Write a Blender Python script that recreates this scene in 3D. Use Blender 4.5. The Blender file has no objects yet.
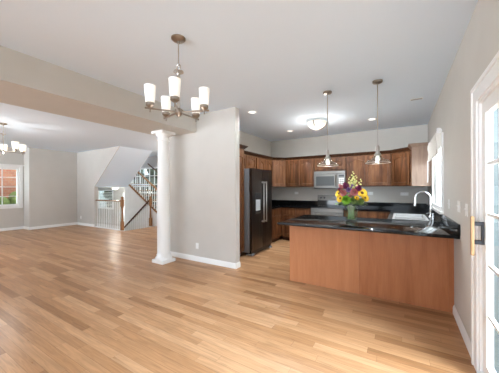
import bpy, bmesh, math, random
from mathutils import Vector, Matrix
random.seed(7)
PI = math.pi
sc = bpy.context.scene
COL = sc.collection

# ------------------------------------------------------------------ camera, world, sun, exposure
H = 1.40
cam_d = bpy.data.cameras.new('camera'); cam = bpy.data.objects.new('camera', cam_d); COL.objects.link(cam)
cam_d.sensor_width = 36.0; cam_d.lens = 250.791 / 499 * 36.0
cam_d.shift_y = 1.834 / 499
cam_d.clip_start = 0.05; cam_d.clip_end = 200
cam.matrix_world = Matrix.Translation((0, 0, H)) @ Matrix.Rotation(0.546, 4, 'Z') @ Matrix.Rotation(PI/2, 4, 'X') @ Matrix.Rotation(-0.003, 4, 'Z')
sc.camera = cam

w = bpy.data.worlds.new('daylight'); sc.world = w; w.use_nodes = True
bg = w.node_tree.nodes['Background']
# pale sky above; brighter lower half added as fill light for the ceilings
_N, _L = w.node_tree.nodes, w.node_tree.links
_tc = _N.new('ShaderNodeTexCoord'); _sx = _N.new('ShaderNodeSeparateXYZ'); _cr = _N.new('ShaderNodeValToRGB'); _mr = _N.new('ShaderNodeMapRange')
_mr.inputs['From Min'].default_value = -1; _L.new(_tc.outputs['Generated'], _sx.inputs[0]); _L.new(_sx.outputs['Z'], _mr.inputs['Value'])
_L.new(_mr.outputs['Result'], _cr.inputs['Fac']); _L.new(_cr.outputs['Color'], bg.inputs['Color'])
_cr.color_ramp.elements[0].position = .445; _cr.color_ramp.elements[0].color = (.90, 1.0, 1.10, 1)
_cr.color_ramp.elements[1].position = .492; _cr.color_ramp.elements[1].color = (.17, .195, .22, 1)
bg.inputs['Strength'].default_value = 7.2

def daylight(name, loc, rot, sx, sy, watts):
    l = bpy.data.lights.new(name, 'AREA'); l.shape = 'RECTANGLE'; l.size = sx; l.size_y = sy; l.energy = watts; l.color = (.86, .98, 1.08)
    o = bpy.data.objects.new(name, l); COL.objects.link(o); o.location = loc; o.rotation_euler = rot
daylight('daylight_patio_door', (2.6, 1.5, 2.9), (0, .85, 0), 1.8, 2.4, 250)       # outside the glass, shining in (-x)
daylight('daylight_sink_window', (2.2, 5.06, 2.7), (0, .95, 0), 1.4, 1.6, 25)

vs = sc.view_settings
vs.view_transform = 'Standard'; vs.look = 'None'; vs.gamma = 1.0; vs.use_curve_mapping = False
vs.exposure = 1.36
cy = sc.cycles
cy.max_bounces = 12; cy.diffuse_bounces = 8; cy.glossy_bounces = 5; cy.transmission_bounces = 8; cy.transparent_max_bounces = 16
cy.caustics_reflective = False; cy.caustics_refractive = False
cy.sample_clamp_indirect = 4.0
try: cy.use_denoising = True
except Exception: pass

# ------------------------------------------------------------------ mesh helpers
class MB:
    def __init__(s): s.bm = bmesh.new()
    def box(s, x0, x1, y0, y1, z0, z1, bev=0.0, seg=1):
        if x0 > x1: x0, x1 = x1, x0
        if y0 > y1: y0, y1 = y1, y0
        if z0 > z1: z0, z1 = z1, z0
        v = [s.bm.verts.new(p) for p in ((x0,y0,z0),(x1,y0,z0),(x1,y1,z0),(x0,y1,z0),(x0,y0,z1),(x1,y0,z1),(x1,y1,z1),(x0,y1,z1))]
        fs = [s.bm.faces.new([v[i] for i in q]) for q in ((0,3,2,1),(4,5,6,7),(0,1,5,4),(1,2,6,5),(2,3,7,6),(3,0,4,7))]
        if bev > 0:
            es = list({e for f in fs for e in f.edges})
            bmesh.ops.bevel(s.bm, geom=es, offset=bev, segments=seg, profile=0.5, affect='EDGES')
        return s
    def ring(s, c, ax, r, n, ph=0.0):
        c = Vector(c); ax = Vector(ax).normalized()
        t = Vector((0,0,1)) if abs(ax.z) < .9 else Vector((1,0,0))
        u = ax.cross(t).normalized(); v = ax.cross(u)
        return [s.bm.verts.new(c + u*math.cos(ph+2*PI*i/n)*r + v*math.sin(ph+2*PI*i/n)*r) for i in range(n)]
    def bridge(s, a, b):
        n = len(a)
        for i in range(n):
            s.bm.faces.new((a[i], a[(i+1)%n], b[(i+1)%n], b[i]))
    def tube(s, pts, r, n=10, cap=True):
        pts = [Vector(p) for p in pts]
        rs = r if isinstance(r, (list, tuple)) else [r]*len(pts)
        rings = []; u = None
        for i, p in enumerate(pts):
            d = (pts[min(i+1,len(pts)-1)] - pts[max(i-1,0)]).normalized()
            if u is None:
                t = Vector((0,0,1)) if abs(d.z) < .9 else Vector((1,0,0)); u = d.cross(t).normalized()
            else:
                u = (u - d*u.dot(d)).normalized()
            v = d.cross(u)
            rings.append([s.bm.verts.new(p + u*math.cos(2*PI*k/n)*rs[i] + v*math.sin(2*PI*k/n)*rs[i]) for k in range(n)])
        for a, b in zip(rings, rings[1:]): s.bridge(a, b)
        if cap:
            s.bm.faces.new(rings[0][::-1]); s.bm.faces.new(rings[-1])
        return s
    def cyl(s, p0, p1, r, n=16): return s.tube([p0, p1], r, n)
    def lathe(s, prof, c=(0,0,0), n=24, closed=False):
        # prof: (radius, z) list
        c = Vector(c); rings = []
        for r, z in prof:
            if r < 1e-5: rings.append([s.bm.verts.new(c + Vector((0,0,z)))])
            else: rings.append([s.bm.verts.new(c + Vector((math.cos(2*PI*k/n)*r, math.sin(2*PI*k/n)*r, z))) for k in range(n)])
        for a, b in zip(rings, rings[1:]):
            if len(a) == 1 and len(b) == 1: continue
            if len(a) == 1:
                for k in range(n): s.bm.faces.new((a[0], b[(k+1)%n], b[k]))
            elif len(b) == 1:
                for k in range(n): s.bm.faces.new((a[k], a[(k+1)%n], b[0]))
            else: s.bridge(a, b)
        if closed: s.bridge(rings[-1], rings[0])
        return s
    def prism(s, poly, axis, a, b):
        # poly 2d points in the two other axes (in xyz order), extruded from a to b on axis
        k = 'xyz'.index(axis); o = [i for i in range(3) if i != k]
        def mk(p, q):
            v = [0,0,0]; v[k] = q; v[o[0]] = p[0]; v[o[1]] = p[1]; return s.bm.verts.new(v)
        A = [mk(p, a) for p in poly]; B = [mk(p, b) for p in poly]
        s.bm.faces.new(A[::-1]); s.bm.faces.new(B); s.bridge(A, B)
        return s
    def sphere(s, c, r, u=12, v=8, sc_=(1,1,1)):
        m = Matrix.Translation(Vector(c)) @ Matrix.Diagonal((r*sc_[0], r*sc_[1], r*sc_[2], 1))
        bmesh.ops.create_uvsphere(s.bm, u_segments=u, v_segments=v, radius=1, matrix=m); return s
    def xform(s, M): bmesh.ops.transform(s.bm, matrix=M, verts=s.bm.verts[:]); return s
    def build(s, name, mat, parent=None, world=False, ang=35):
        bm = s.bm
        bmesh.ops.recalc_face_normals(bm, faces=bm.faces[:])
        if world and parent is not None:
            o = wloc(parent); bmesh.ops.translate(bm, vec=-o, verts=bm.verts[:])
        me = bpy.data.meshes.new(name); bm.to_mesh(me); bm.free()
        me.materials.append(mat)
        for p in me.polygons: p.use_smooth = True
        try: me.set_sharp_from_angle(angle=math.radians(ang))
        except Exception: pass
        ob = bpy.data.objects.new(name, me); COL.objects.link(ob)
        if parent is not None: ob.parent = parent
        return ob
def wloc(o):
    v = Vector((0,0,0))
    while o is not None: v += Vector(o.location); o = o.parent
    return v
def thing(name, label, cat, loc=(0,0,0), rz=0.0, group=None):
    o = bpy.data.objects.new(name, None); COL.objects.link(o); o.empty_display_size = .1
    o.location = loc; o.rotation_euler = (0,0,rz); o['label'] = label; o['category'] = cat
    if group: o['group'] = group
    return o
def tag(o, label, cat, group=None, kind=None):
    o['label'] = label; o['category'] = cat
    if group: o['group'] = group
    if kind: o['kind'] = kind
    return o
def struct(o, label=None, cat=None):
    o['kind'] = 'structure'
    if label: o['label'] = label
    if cat: o['category'] = cat
    return o
def sempty(name, label, cat, loc):
    o = thing(name, label, cat, loc); o['kind'] = 'structure'; return o
def copy_tree(o, parent=None):
    c = o.copy(); COL.objects.link(c)
    if parent is not None: c.parent = parent
    for ch in list(o.children): copy_tree(ch, c)
    return c

# ------------------------------------------------------------------ materials
def mat(name, col, rough=.5, metal=0.0, spec=.5, emit=None, es=0.0, trans=0.0, coat=0.0):
    m = bpy.data.materials.new(name); m.use_nodes = True
    b = m.node_tree.nodes['Principled BSDF']
    b.inputs['Base Color'].default_value = (*col, 1); b.inputs['Roughness'].default_value = rough
    b.inputs['Metallic'].default_value = metal; b.inputs['Specular IOR Level'].default_value = spec
    b.inputs['Coat Weight'].default_value = coat; b.inputs['Coat Roughness'].default_value = .15
    if emit: b.inputs['Emission Color'].default_value = (*emit, 1); b.inputs['Emission Strength'].default_value = es
    return m
def nodes(m): return m.node_tree.nodes, m.node_tree.links, m.node_tree.nodes['Principled BSDF']
def mottled(name, c0, c1, scale, rough=.5, stretch=(1,1,1), bump=0.0, spec=.5, metal=0.0, coat=0.0, detail=4, lo=.35, hi=.65):
    m = mat(name, c0, rough, metal, spec, coat=coat); N, L, b = nodes(m)
    tc = N.new('ShaderNodeTexCoord'); mp = N.new('ShaderNodeMapping'); mp.inputs['Scale'].default_value = stretch
    no = N.new('ShaderNodeTexNoise'); no.inputs['Scale'].default_value = scale; no.inputs['Detail'].default_value = detail
    cr = N.new('ShaderNodeValToRGB'); cr.color_ramp.elements[0].position = lo; cr.color_ramp.elements[1].position = hi
    cr.color_ramp.elements[0].color = (*c0,1); cr.color_ramp.elements[1].color = (*c1,1)
    L.new(tc.outputs['Object'], mp.inputs['Vector']); L.new(mp.outputs['Vector'], no.inputs['Vector'])
    L.new(no.outputs['Fac'], cr.inputs['Fac']); L.new(cr.outputs['Color'], b.inputs['Base Color'])
    if bump:
        bp = N.new('ShaderNodeBump'); bp.inputs['Strength'].default_value = bump; bp.inputs['Distance'].default_value = .002
        L.new(no.outputs['Fac'], bp.inputs['Height']); L.new(bp.outputs['Normal'], b.inputs['Normal'])
    return m
def math_node(N, L, op, a, b=None):
    n = N.new('ShaderNodeMath'); n.operation = op
    for i, v in enumerate((a, b)):
        if v is None: continue
        if isinstance(v, (int, float)): n.inputs[i].default_value = v
        else: L.new(v, n.inputs[i])
    return n.outputs[0]
def wood(name, dark, mid, light, rough=.38, along='z', scale=1.0, contrast=1.0, coat=.15):
    m = mat(name, mid, rough, spec=.22, coat=coat); N, L, b = nodes(m)
    tc = N.new('ShaderNodeTexCoord'); oi = N.new('ShaderNodeObjectInfo')
    off = N.new('ShaderNodeVectorMath'); off.operation = 'SCALE'; off.inputs[0].default_value = (13.1, 7.7, 5.3); L.new(oi.outputs['Random'], off.inputs['Scale'])
    ad = N.new('ShaderNodeVectorMath'); ad.operation = 'ADD'; L.new(tc.outputs['Object'], ad.inputs[0]); L.new(off.outputs['Vector'], ad.inputs[1])
    mp = N.new('ShaderNodeMapping'); st = {'z': (1,1,.09), 'x': (.09,1,1), 'y': (1,.09,1)}[along]
    mp.inputs['Scale'].default_value = st; L.new(ad.outputs['Vector'], mp.inputs['Vector'])
    n1 = N.new('ShaderNodeTexNoise'); n1.inputs['Scale'].default_value = 14*scale; n1.inputs['Detail'].default_value = 6; n1.inputs['Distortion'].default_value = .6
    n2 = N.new('ShaderNodeTexNoise'); n2.inputs['Scale'].default_value = 90*scale; n2.inputs['Detail'].default_value = 3
    L.new(mp.outputs['Vector'], n1.inputs['Vector']); L.new(mp.outputs['Vector'], n2.inputs['Vector'])
    s = math_node(N, L, 'ADD', math_node(N, L, 'MULTIPLY', n1.outputs['Fac'], .75), math_node(N, L, 'MULTIPLY', n2.outputs['Fac'], .25))
    s = math_node(N, L, 'ADD', s, math_node(N, L, 'MULTIPLY', math_node(N, L, 'SUBTRACT', oi.outputs['Random'], .5), .10*contrast))
    cr = N.new('ShaderNodeValToRGB'); e = cr.color_ramp.elements
    d = .16 / contrast
    e[0].position = .5 - d; e[0].color = (*dark,1); e[1].position = .5 + d; e[1].color = (*light,1)
    k = e.new(.5); k.color = (*mid,1)
    L.new(s, cr.inputs['Fac']); L.new(cr.outputs['Color'], b.inputs['Base Color'])
    return m
def floor_mat():
    m = mat('oak_strip_floor', (.5,.3,.16), .3, spec=.16); N, L, b = nodes(m)
    tc = N.new('ShaderNodeTexCoord'); sx = N.new('ShaderNodeSeparateXYZ'); L.new(tc.outputs['Object'], sx.inputs[0])
    W = .0835
    yy = math_node(N, L, 'DIVIDE', sx.outputs['Y'], W); row = math_node(N, L, 'FLOOR', yy); fy = math_node(N, L, 'FRACT', yy)
    wr = N.new('ShaderNodeTexWhiteNoise'); wr.noise_dimensions = '1D'; L.new(row, wr.inputs['W'])
    ln = math_node(N, L, 'ADD', .75, math_node(N, L, 'MULTIPLY', wr.outputs['Value'], .75))
    xx = math_node(N, L, 'ADD', math_node(N, L, 'DIVIDE', sx.outputs['X'], ln), math_node(N, L, 'MULTIPLY', wr.outputs['Value'], 37.3))
    ix = math_node(N, L, 'FLOOR', xx); fx = math_node(N, L, 'FRACT', xx)
    cv = N.new('ShaderNodeCombineXYZ'); L.new(row, cv.inputs[0]); L.new(ix, cv.inputs[1])
    wn = N.new('ShaderNodeTexWhiteNoise'); wn.noise_dimensions = '3D'; L.new(cv.outputs[0], wn.inputs['Vector'])
    # board tone
    cr = N.new('ShaderNodeValToRGB'); e = cr.color_ramp.elements
    e[0].position = 0; e[0].color = FL[0]; e[1].position = 1; e[1].color = FL[3]
    a = e.new(.12); a.color = FL[1]; c = e.new(.6); c.color = FL[2]
    L.new(wn.outputs['Value'], cr.inputs['Fac'])
    # grain
    ov = N.new('ShaderNodeVectorMath'); ov.operation = 'SCALE'; ov.inputs['Scale'].default_value = 9.0; L.new(wn.outputs['Color'], ov.inputs[0])
    gv = N.new('ShaderNodeVectorMath'); gv.operation = 'ADD'; L.new(tc.outputs['Object'], gv.inputs[0]); L.new(ov.outputs['Vector'], gv.inputs[1])
    mp = N.new('ShaderNodeMapping'); mp.inputs['Scale'].default_value = (.07, 1, 1); L.new(gv.outputs['Vector'], mp.inputs['Vector'])
    g = N.new('ShaderNodeTexNoise'); g.inputs['Scale'].default_value = 45; g.inputs['Detail'].default_value = 5; g.inputs['Distortion'].default_value = 1.0
    L.new(mp.outputs['Vector'], g.inputs['Vector'])
    gm = N.new('ShaderNodeMapRange'); gm.inputs['From Min'].default_value = .3; gm.inputs['From Max'].default_value = .7; gm.inputs['To Min'].default_value = .80; gm.inputs['To Max'].default_value = 1.14
    L.new(g.outputs['Fac'], gm.inputs['Value'])
    # seams
    sy = math_node(N, L, 'LESS_THAN', math_node(N, L, 'MINIMUM', fy, math_node(N, L, 'SUBTRACT', 1.0, fy)), .016)
    sxm = math_node(N, L, 'LESS_THAN', fx, .0022)
    seam = math_node(N, L, 'MAXIMUM', sy, sxm)
    sk = math_node(N, L, 'SUBTRACT', 1.0, math_node(N, L, 'MULTIPLY', seam, .38))
    tot = math_node(N, L, 'MULTIPLY', gm.outputs['Result'], sk)
    mx = N.new('ShaderNodeVectorMath'); mx.operation = 'SCALE'; L.new(cr.outputs['Color'], mx.inputs[0]); L.new(tot, mx.inputs['Scale'])
    L.new(mx.outputs['Vector'], b.inputs['Base Color'])
    rg = N.new('ShaderNodeMapRange'); rg.inputs['To Min'].default_value = .24; rg.inputs['To Max'].default_value = .36; L.new(g.outputs['Fac'], rg.inputs['Value'])
    L.new(rg.outputs['Result'], b.inputs['Roughness'])
    bp = N.new('ShaderNodeBump'); bp.inputs['Strength'].default_value = .12; bp.inputs['Distance'].default_value = .002
    L.new(math_node(N, L, 'SUBTRACT', g.outputs['Fac'], math_node(N, L, 'MULTIPLY', seam, 2.0)), bp.inputs['Height']); L.new(bp.outputs['Normal'], b.inputs['Normal'])
    return m
def thin_glass(name, tint=(1,1,1), refl=.12, rough=.02):
    # a thin pane: mostly passes straight through, with a Fresnel-weighted mirror part
    m = bpy.data.materials.new(name); m.use_nodes = True; N = m.node_tree.nodes; L = m.node_tree.links
    N.remove(N['Principled BSDF']); out = N['Material Output']
    t = N.new('ShaderNodeBsdfTransparent'); t.inputs['Color'].default_value = (*tint,1)
    g = N.new('ShaderNodeBsdfGlossy'); g.inputs['Roughness'].default_value = rough
    # Schlick reflectance on the entering face only, so a pane of two faces does not trap light
    lw = N.new('ShaderNodeLayerWeight'); lw.inputs['Blend'].default_value = .5; ge = N.new('ShaderNodeNewGeometry')
    fac = math_node(N, L, 'ADD', refl, math_node(N, L, 'MULTIPLY', math_node(N, L, 'POWER', lw.outputs['Facing'], 5.0), .55))
    fac = math_node(N, L, 'MULTIPLY', fac, math_node(N, L, 'SUBTRACT', 1.0, ge.outputs['Backfacing']))
    mx = N.new('ShaderNodeMixShader'); L.new(fac, mx.inputs['Fac']); L.new(t.outputs[0], mx.inputs[1]); L.new(g.outputs[0], mx.inputs[2])
    L.new(mx.outputs[0], out.inputs['Surface']); return m
def brick_mat(name, c1, c2, mort, scale=1.0):
    m = mat(name, c1, .85); N, L, b = nodes(m)
    tc = N.new('ShaderNodeTexCoord'); mp = N.new('ShaderNodeMapping'); mp.inputs['Rotation'].default_value = (PI/2, 0, PI/2)
    sx = N.new('ShaderNodeSeparateXYZ'); cb = N.new('ShaderNodeCombineXYZ')
    L.new(tc.outputs['Object'], sx.inputs[0]); L.new(sx.outputs['Y'], cb.inputs[0]); L.new(sx.outputs['Z'], cb.inputs[1])
    br = N.new('ShaderNodeTexBrick'); br.inputs['Scale'].default_value = 2.2*scale
    br.inputs['Color1'].default_value = (*c1,1); br.inputs['Color2'].default_value = (*c2,1); br.inputs['Mortar'].default_value = (*mort,1)
    L.new(cb.outputs[0], br.inputs['Vector']); L.new(br.outputs['Color'], b.inputs['Base Color']); return m

FL = [(.31,.152,.068,1), (.40,.207,.097,1), (.465,.256,.129,1), (.54,.317,.173,1)]
M = {}
M['wall'] = mottled('greige_wall_paint', (.565,.54,.50), (.585,.56,.52), 3, .85)
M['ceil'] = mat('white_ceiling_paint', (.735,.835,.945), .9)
M['trim'] = mat('white_trim_paint', (.84,.84,.83), .4)
M['floor'] = floor_mat()
M['wood'] = wood('stained_cabinet_wood', (.058,.021,.0083), (.124,.050,.0205), (.20,.089,.038), contrast=1.0, coat=0.0)
M['wooddark'] = wood('stained_crown_wood', (.028,.011,.005), (.055,.022,.010), (.09,.04,.018), along='y')
M['panel'] = wood('peninsula_panel_wood', (.43,.172,.072), (.48,.198,.088), (.53,.228,.106), contrast=.8, rough=.45)
M['paneld'] = wood('peninsula_right_panel_wood', (.33,.120,.046), (.40,.150,.061), (.46,.182,.078), contrast=.8, rough=.45)
M['lit_endpanel'] = wood('lit_side_panel_wood', (.26,.175,.13), (.32,.22,.165), (.38,.265,.205), contrast=1.0)  # cabinet wood with window light put into its paler colour
M['oak'] = wood('oak_rail_wood', (.20,.095,.04), (.30,.15,.065), (.38,.20,.09), along='x')
M['oakz'] = wood('oak_newel_wood', (.20,.095,.04), (.30,.15,.065), (.38,.20,.09))
M['darkrail'] = wood('dark_rail_wood', (.07,.03,.015), (.11,.05,.025), (.15,.07,.035), along='x')
M['grip'] = wood('pale_grip_wood', (.38,.22,.10), (.46,.28,.14), (.52,.33,.18))
M['granite'] = mottled('black_granite', (.004,.004,.0045), (.016,.016,.017), 160, .09, spec=.30, detail=2, lo=.5, hi=.75)
M['sinksteel'] = mat('satin_sink_steel', (.80,.80,.79), .35, .75)
M['steel'] = mottled('brushed_stainless', (.19,.183,.17), (.24,.23,.215), 30, .38, stretch=(.03,.03,3), metal=1.0)
M['darksteel'] = mottled('dark_stainless', (.085,.074,.067), (.125,.11,.10), 30, .32, stretch=(3,3,.03), metal=1.0)
M['sidegrey'] = mat('grey_appliance_side', (.23,.24,.26), .45)
M['chrome'] = mat('polished_chrome', (.75,.75,.75), .12, 1.0)
M['chrome2'] = mat('satin_handle_steel', (.72,.71,.69), .3, 1.0)
M['nickel'] = mat('brushed_nickel', (.50,.46,.42), .28, 1.0)
M['bronze'] = mat('dark_nickel', (.36,.315,.27), .28, 1.0)
M['black'] = mat('black_plastic', (.012,.012,.013), .35)
M['blackglass'] = mat('black_appliance_glass', (.02,.022,.024), .08, spec=.7)
M['mwglass'] = mat('grey_oven_window', (.06,.065,.065), .25, spec=.3)
M['iron'] = mat('dark_bracket_metal', (.045,.045,.05), .4, .6)
M['plate'] = mat('white_plastic_plate', (.80,.80,.78), .4)
M['plate2'] = mat('pale_dispenser_plastic', (.50,.55,.60), .3)
M['shade'] = mat('frosted_shade_glass', (.92,.90,.86), .5, emit=(1.0,.955,.87), es=.14)
M['shade2'] = mat('warm_frosted_shade_glass', (.92,.88,.80), .5, emit=(1.0,.90,.72), es=.34)
M['bowl'] = mat('frosted_bowl_glass', (.85,.82,.76), .5, emit=(1.0,.94,.82), es=.16)
M['lens'] = mat('recessed_lamp_lens', (.95,.95,.93), .5, emit=(1.0,.97,.91), es=.9)
M['bulb'] = mat('pendant_bulb', (.95,.93,.88), .4, emit=(1.0,.95,.85), es=.18)
M['pglass'] = thin_glass('clear_pendant_glass', (.93,.95,.94), .08)
M['pane'] = thin_glass('window_pane_glass', (.96,.98,.98), .03)
M['vglass'] = thin_glass('clear_vase_glass', (.94,.97,.94), .16)
M['water'] = thin_glass('vase_water', (.95,.98,.90), .03)
M['fabric'] = mottled('white_valance_fabric', (.72,.69,.63), (.80,.77,.72), 60, .9)
M['brickw'] = brick_mat('orange_brick', (.28,.075,.03), (.38,.13,.055), (.34,.25,.19))
M['hedge'] = mottled('hedge_leaves', (.03,.07,.012), (.16,.17,.03), 30, .8)
M['leafo'] = mottled('autumn_leaves', (.45,.12,.03), (.70,.30,.08), 25, .8)
M['tree'] = mottled('tree_leaves', (.025,.035,.025), (.08,.10,.07), 12, .8)
M['bark'] = mottled('tree_bark', (.10,.07,.05), (.16,.12,.09), 20, .9)
M['deck'] = mottled('deck_boards', (.36,.27,.20), (.42,.32,.24), 10, .7)
M['grass'] = mottled('lawn', (.09,.16,.04), (.15,.24,.07), 8, .9)
M['siding'] = mat('grey_green_siding', (.40,.44,.44), .7)
M['reflection_tone'] = mat('glass_reflection_grey', (.085,.10,.10), .6)  # dark grey-green imitating the reflection in the door glass
M['darkunit'] = mat('dark_outdoor_metal', (.05,.05,.055), .5)
M['stem'] = mottled('flower_stem_green', (.20,.34,.09), (.34,.48,.18), 40, .6)
M['leaf'] = mottled('bouquet_leaf_green', (.05,.14,.03), (.14,.27,.07), 30, .5)
M['yellow'] = mat('yellow_petals', (.85,.55,.02), .6)
M['brownc'] = mat('brown_flower_centre', (.12,.05,.01), .8)
M['pink'] = mat('pink_petals', (.66,.27,.27), .6)
M['purple'] = mat('purple_petals', (.24,.04,.13), .6)
M['lilac'] = mat('lilac_petals', (.32,.20,.42), .6)
M['lime'] = mat('lime_petals', (.28,.55,.05), .6)
M['lime2'] = mat('pale_green_petals', (.30,.42,.12), .6)
M['cream'] = mat('pale_yellow_petals', (.62,.62,.26), .6)
M['carpet'] = mottled('stair_hall_white', (.72,.71,.69), (.76,.75,.73), 5, .9)
M['blind'] = mat('white_blind', (.85,.84,.80), .6)

# ------------------------------------------------------------------ room constants
CZ = 2.82            # ceiling
XR = .497            # right wall
YB = 6.857           # kitchen back wall
XK = -3.40           # kitchen left wall
YS = 3.607           # partition face
XN, XF, BZ = -3.386, -4.282, 2.482   # soffit beam
XA, YA = -10.9, 4.9  # far left wall, left room back wall
XW = -11.38          # window recess
XO = -9.62           # left edge of stair opening
YREAR = -8.0
YH = 7.25            # stair hall back wall
YC = 6.2             # back of the upper stair flight

# floor with a stair well left open
fl = MB(); fl.box(XW-.1, XR+.12, YREAR, YA, -.12, 0); fl.box(-7.85, XR+.12, YA, YH+.1, -.12, 0)
struct(fl.build('floor', M['floor']))
ce = MB().box(XW-.2, XR+.2, YREAR, YH+.2, CZ, CZ+.12); struct(ce.build('ceiling', M['ceil']))

# right wall with the openings of the sliding door and the sink window
DY0, DY1, DZ = .62, 2.52, 2.06
WY0, WY1, WZ0, WZ1 = 4.46, 5.66, 1.06, 2.10
T = .14
b = MB()
for (y0, y1, z0, z1) in ((YREAR, DY0, 0, CZ), (DY0, DY1, DZ, CZ), (DY1, WY0, 0, CZ), (WY0, WY1, 0, WZ0), (WY0, WY1, WZ1, CZ), (WY1, YB+.14, 0, CZ)):
    b.box(XR, XR+T, y0, y1, z0, z1)
struct(b.build('wall_right', M['wall']))
struct(MB().box(XK-.1, XR, YB, YB+.14, 0, CZ).build('wall_back', M['wall']))
struct(MB().box(XK-.12, XK, YS+.13, YB+.14, 0, CZ).build('wall_kitchen_left', M['wall']))
struct(MB().box(XF, -2.479, YS, YS+.13, 0, CZ).build('wall_partition', M['wall']))
struct(MB().box(XF, XF+.12, YS+.13, YH, 0, CZ).build('wall_hall_right', M['wall']))
struct(MB().box(XF, XN, YREAR, YS, BZ, CZ).build('ceiling_beam', M['wall']), 'long boxed greige beam dropping from the ceiling between the two rooms')
# left room
struct(MB().box(XA-.14, XA, 3.42, YA, 0, CZ).build('wall_left', M['wall']))
W1Y0, W1Y1, W1Z0, W1Z1 = 1.3, 3.30, .83, 2.12
b = MB()
for (y0, y1, z0, z1) in ((YREAR, W1Y0, 0, CZ), (W1Y0, W1Y1, 0, W1Z0), (W1Y0, W1Y1, W1Z1, CZ), (W1Y1, 3.45, 0, CZ)): b.box(XW-.14, XW, y0, y1, z0, z1)
struct(b.build('wall_window_recess', M['wall']))
struct(MB().box(XW-.14, XA-.14, 3.42, 3.54, 0, CZ).build('wall_recess_return', M['wall']))
# left-room back wall: cut along the slope of the stair flight
SZ = 1.48; XT = -8.05
struct(MB().prism([(XA-.14,0),(XO,0),(XO,SZ),(XT,CZ),(XA-.14,CZ)], 'y', YA, YA+.02).build('wall_left_back', M['wall']))
sl = (CZ-SZ)/(XT-XO)
struct(MB().prism([(XO,SZ),(XT,CZ),(XT+.3,CZ+.1),(XT-.1,CZ+.1),(XO-.1,SZ+.14)], 'y', YA+.02, YC).build('ceiling_stair_slope', M['ceil']))
struct(MB().box(XO-.2, XO, YA+.02, YA+.13, 0, SZ).build('wall_opening_jamb', M['wall']))

# baseboards
def baseb(name, mb): return struct(mb.build(name, M['trim']))
BH, BT = .095, .016
def bprof(b, axis, x, s, a0, a1):   # moulded section: x plane, s direction out of the wall
    p = [(x,0),(x+s*BT,0),(x+s*BT,BH-.025),(x+s*BT*.5,BH-.008),(x+s*BT*.35,BH),(x,BH)]
    b.prism(p, axis, a0, a1)
b = MB(); bprof(b, 'y', XR, -1, 2.64, 3.57); bprof(b, 'y', XR, -1, YREAR, DY0-.11); baseb('baseboard_right', b)
b = MB(); bprof(b, 'x', YS, -1, XF-.0, -2.479+BT); bprof(b, 'y', -2.479, 1, YS, YS+.13); baseb('baseboard_partition', b)
b = MB(); bprof(b, 'y', XA, 1, 3.42-BT, YA); baseb('baseboard_left', b)
b = MB(); bprof(b, 'x', 3.42, -1, XW, XA+BT); baseb('baseboard_recess_return', b)
b = MB(); bprof(b, 'y', XW, 1, YREAR, 3.42); baseb('baseboard_window_recess', b)
b = MB(); bprof(b, 'x', YA, -1, XA, XO); baseb('baseboard_left_back', b)
b = MB(); b.box(XO, -7.85, YA+.0, YA+.03, -.12, .012); baseb('trim_1', b)   # landing nosing under the guard rail

# ------------------------------------------------------------------ stair hall
FZ = -1.1
struct(MB().box(-15.0, -7.85, YA+.12, YH+.1, FZ-.1, FZ).build('floor_entry', M['carpet']))
struct(MB().box(-15.0, XO-.1, YA+.12, YH+.1, SZ, SZ+.12).build('ceiling_entry', M['ceil']))
struct(MB().box(-15.1, -15.0, YA, YH+.1, FZ, SZ).build('wall_entry_left', M['carpet']))
struct(MB().box(-15.0, XA-.14, YA, YA+.12, FZ, SZ).build('wall_entry_front', M['carpet']))
struct(MB().box(XO-1.2, -7.85, YA+.02, YA+.12, FZ, -.12).build('wall_stairwell_front', M['carpet']))
struct(MB().box(-7.95, -7.85, YA+.12, YC, FZ, -.12).build('wall_stairwell_right', M['carpet']))
# back wall of the hall, with the grid window, the arched door and the blind window cut out
GX0, GX1, GZ0, GZ1 = -11.0, -9.0, .45, 2.35
BX0, BX1, BZ0, BZ1 = -13.95, -12.45, .35, 1.34
AX0, AX1, AZ1 = -11.62, -11.12, 1.22
b = MB()
for (x0, x1, z0, z1) in ((-15.0,BX0,FZ,CZ),(BX0,BX1,FZ,BZ0),(BX0,BX1,BZ1,CZ),(BX1,AX0,FZ,CZ),(AX0,AX1,AZ1,CZ),(AX1,GX0,FZ,CZ),(GX0,GX1,FZ,GZ0),(GX0,GX1,GZ1,CZ),(GX1,XF+.12,FZ,CZ)):
    b.box(x0, x1, YH, YH+.12, z0, z1)
struct(b.build('wall_hall_back', M['wall']))
def frame_xz(b, x0, x1, z0, z1, y0, y1, w):
    b.box(x0,x0+w,y0,y1,z0,z1); b.box(x1-w,x1,y0,y1,z0,z1); b.box(x0+w,x1-w,y0,y1,z0,z0+w); b.box(x0+w,x1-w,y0,y1,z1-w,z1)
def frame_yz(b, y0, y1, z0, z1, x0, x1, w):
    b.box(x0,x1,y0,y0+w,z0,z1); b.box(x0,x1,y1-w,y1,z0,z1); b.box(x0,x1,y0+w,y1-w,z0,z0+w); b.box(x0,x1,y0+w,y1-w,z1-w,z1)
w2 = sempty('window_2', 'tall white grid window behind the stair flight', 'window', ((GX0+GX1)/2, YH, GZ0))
b = MB(); frame_xz(b, GX0, GX1, GZ0, GZ1, YH-.02, YH+.08, .06); b.build('window_frame', M['trim'], w2, True)
b = MB()
for i in range(1, 6): x = GX0 + (GX1-GX0)*i/6; b.box(x-.015, x+.015, YH+.02, YH+.05, GZ0+.06, GZ1-.06)
for i in range(1, 5): z = GZ0 + (GZ1-GZ0)*i/5; b.box(GX0+.06, GX1-.06, YH+.02, YH+.05, z-.015, z+.015)
b.build('muntin_grid', M['trim'], w2, True)
MB().box(GX0+.06, GX1-.06, YH+.033, YH+.037, GZ0+.06, GZ1-.06).build('glass_pane', M['pane'], w2, True)
w3 = sempty('window_3', 'low entry window with white horizontal blinds', 'window', ((BX0+BX1)/2, YH, BZ0))
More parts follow.
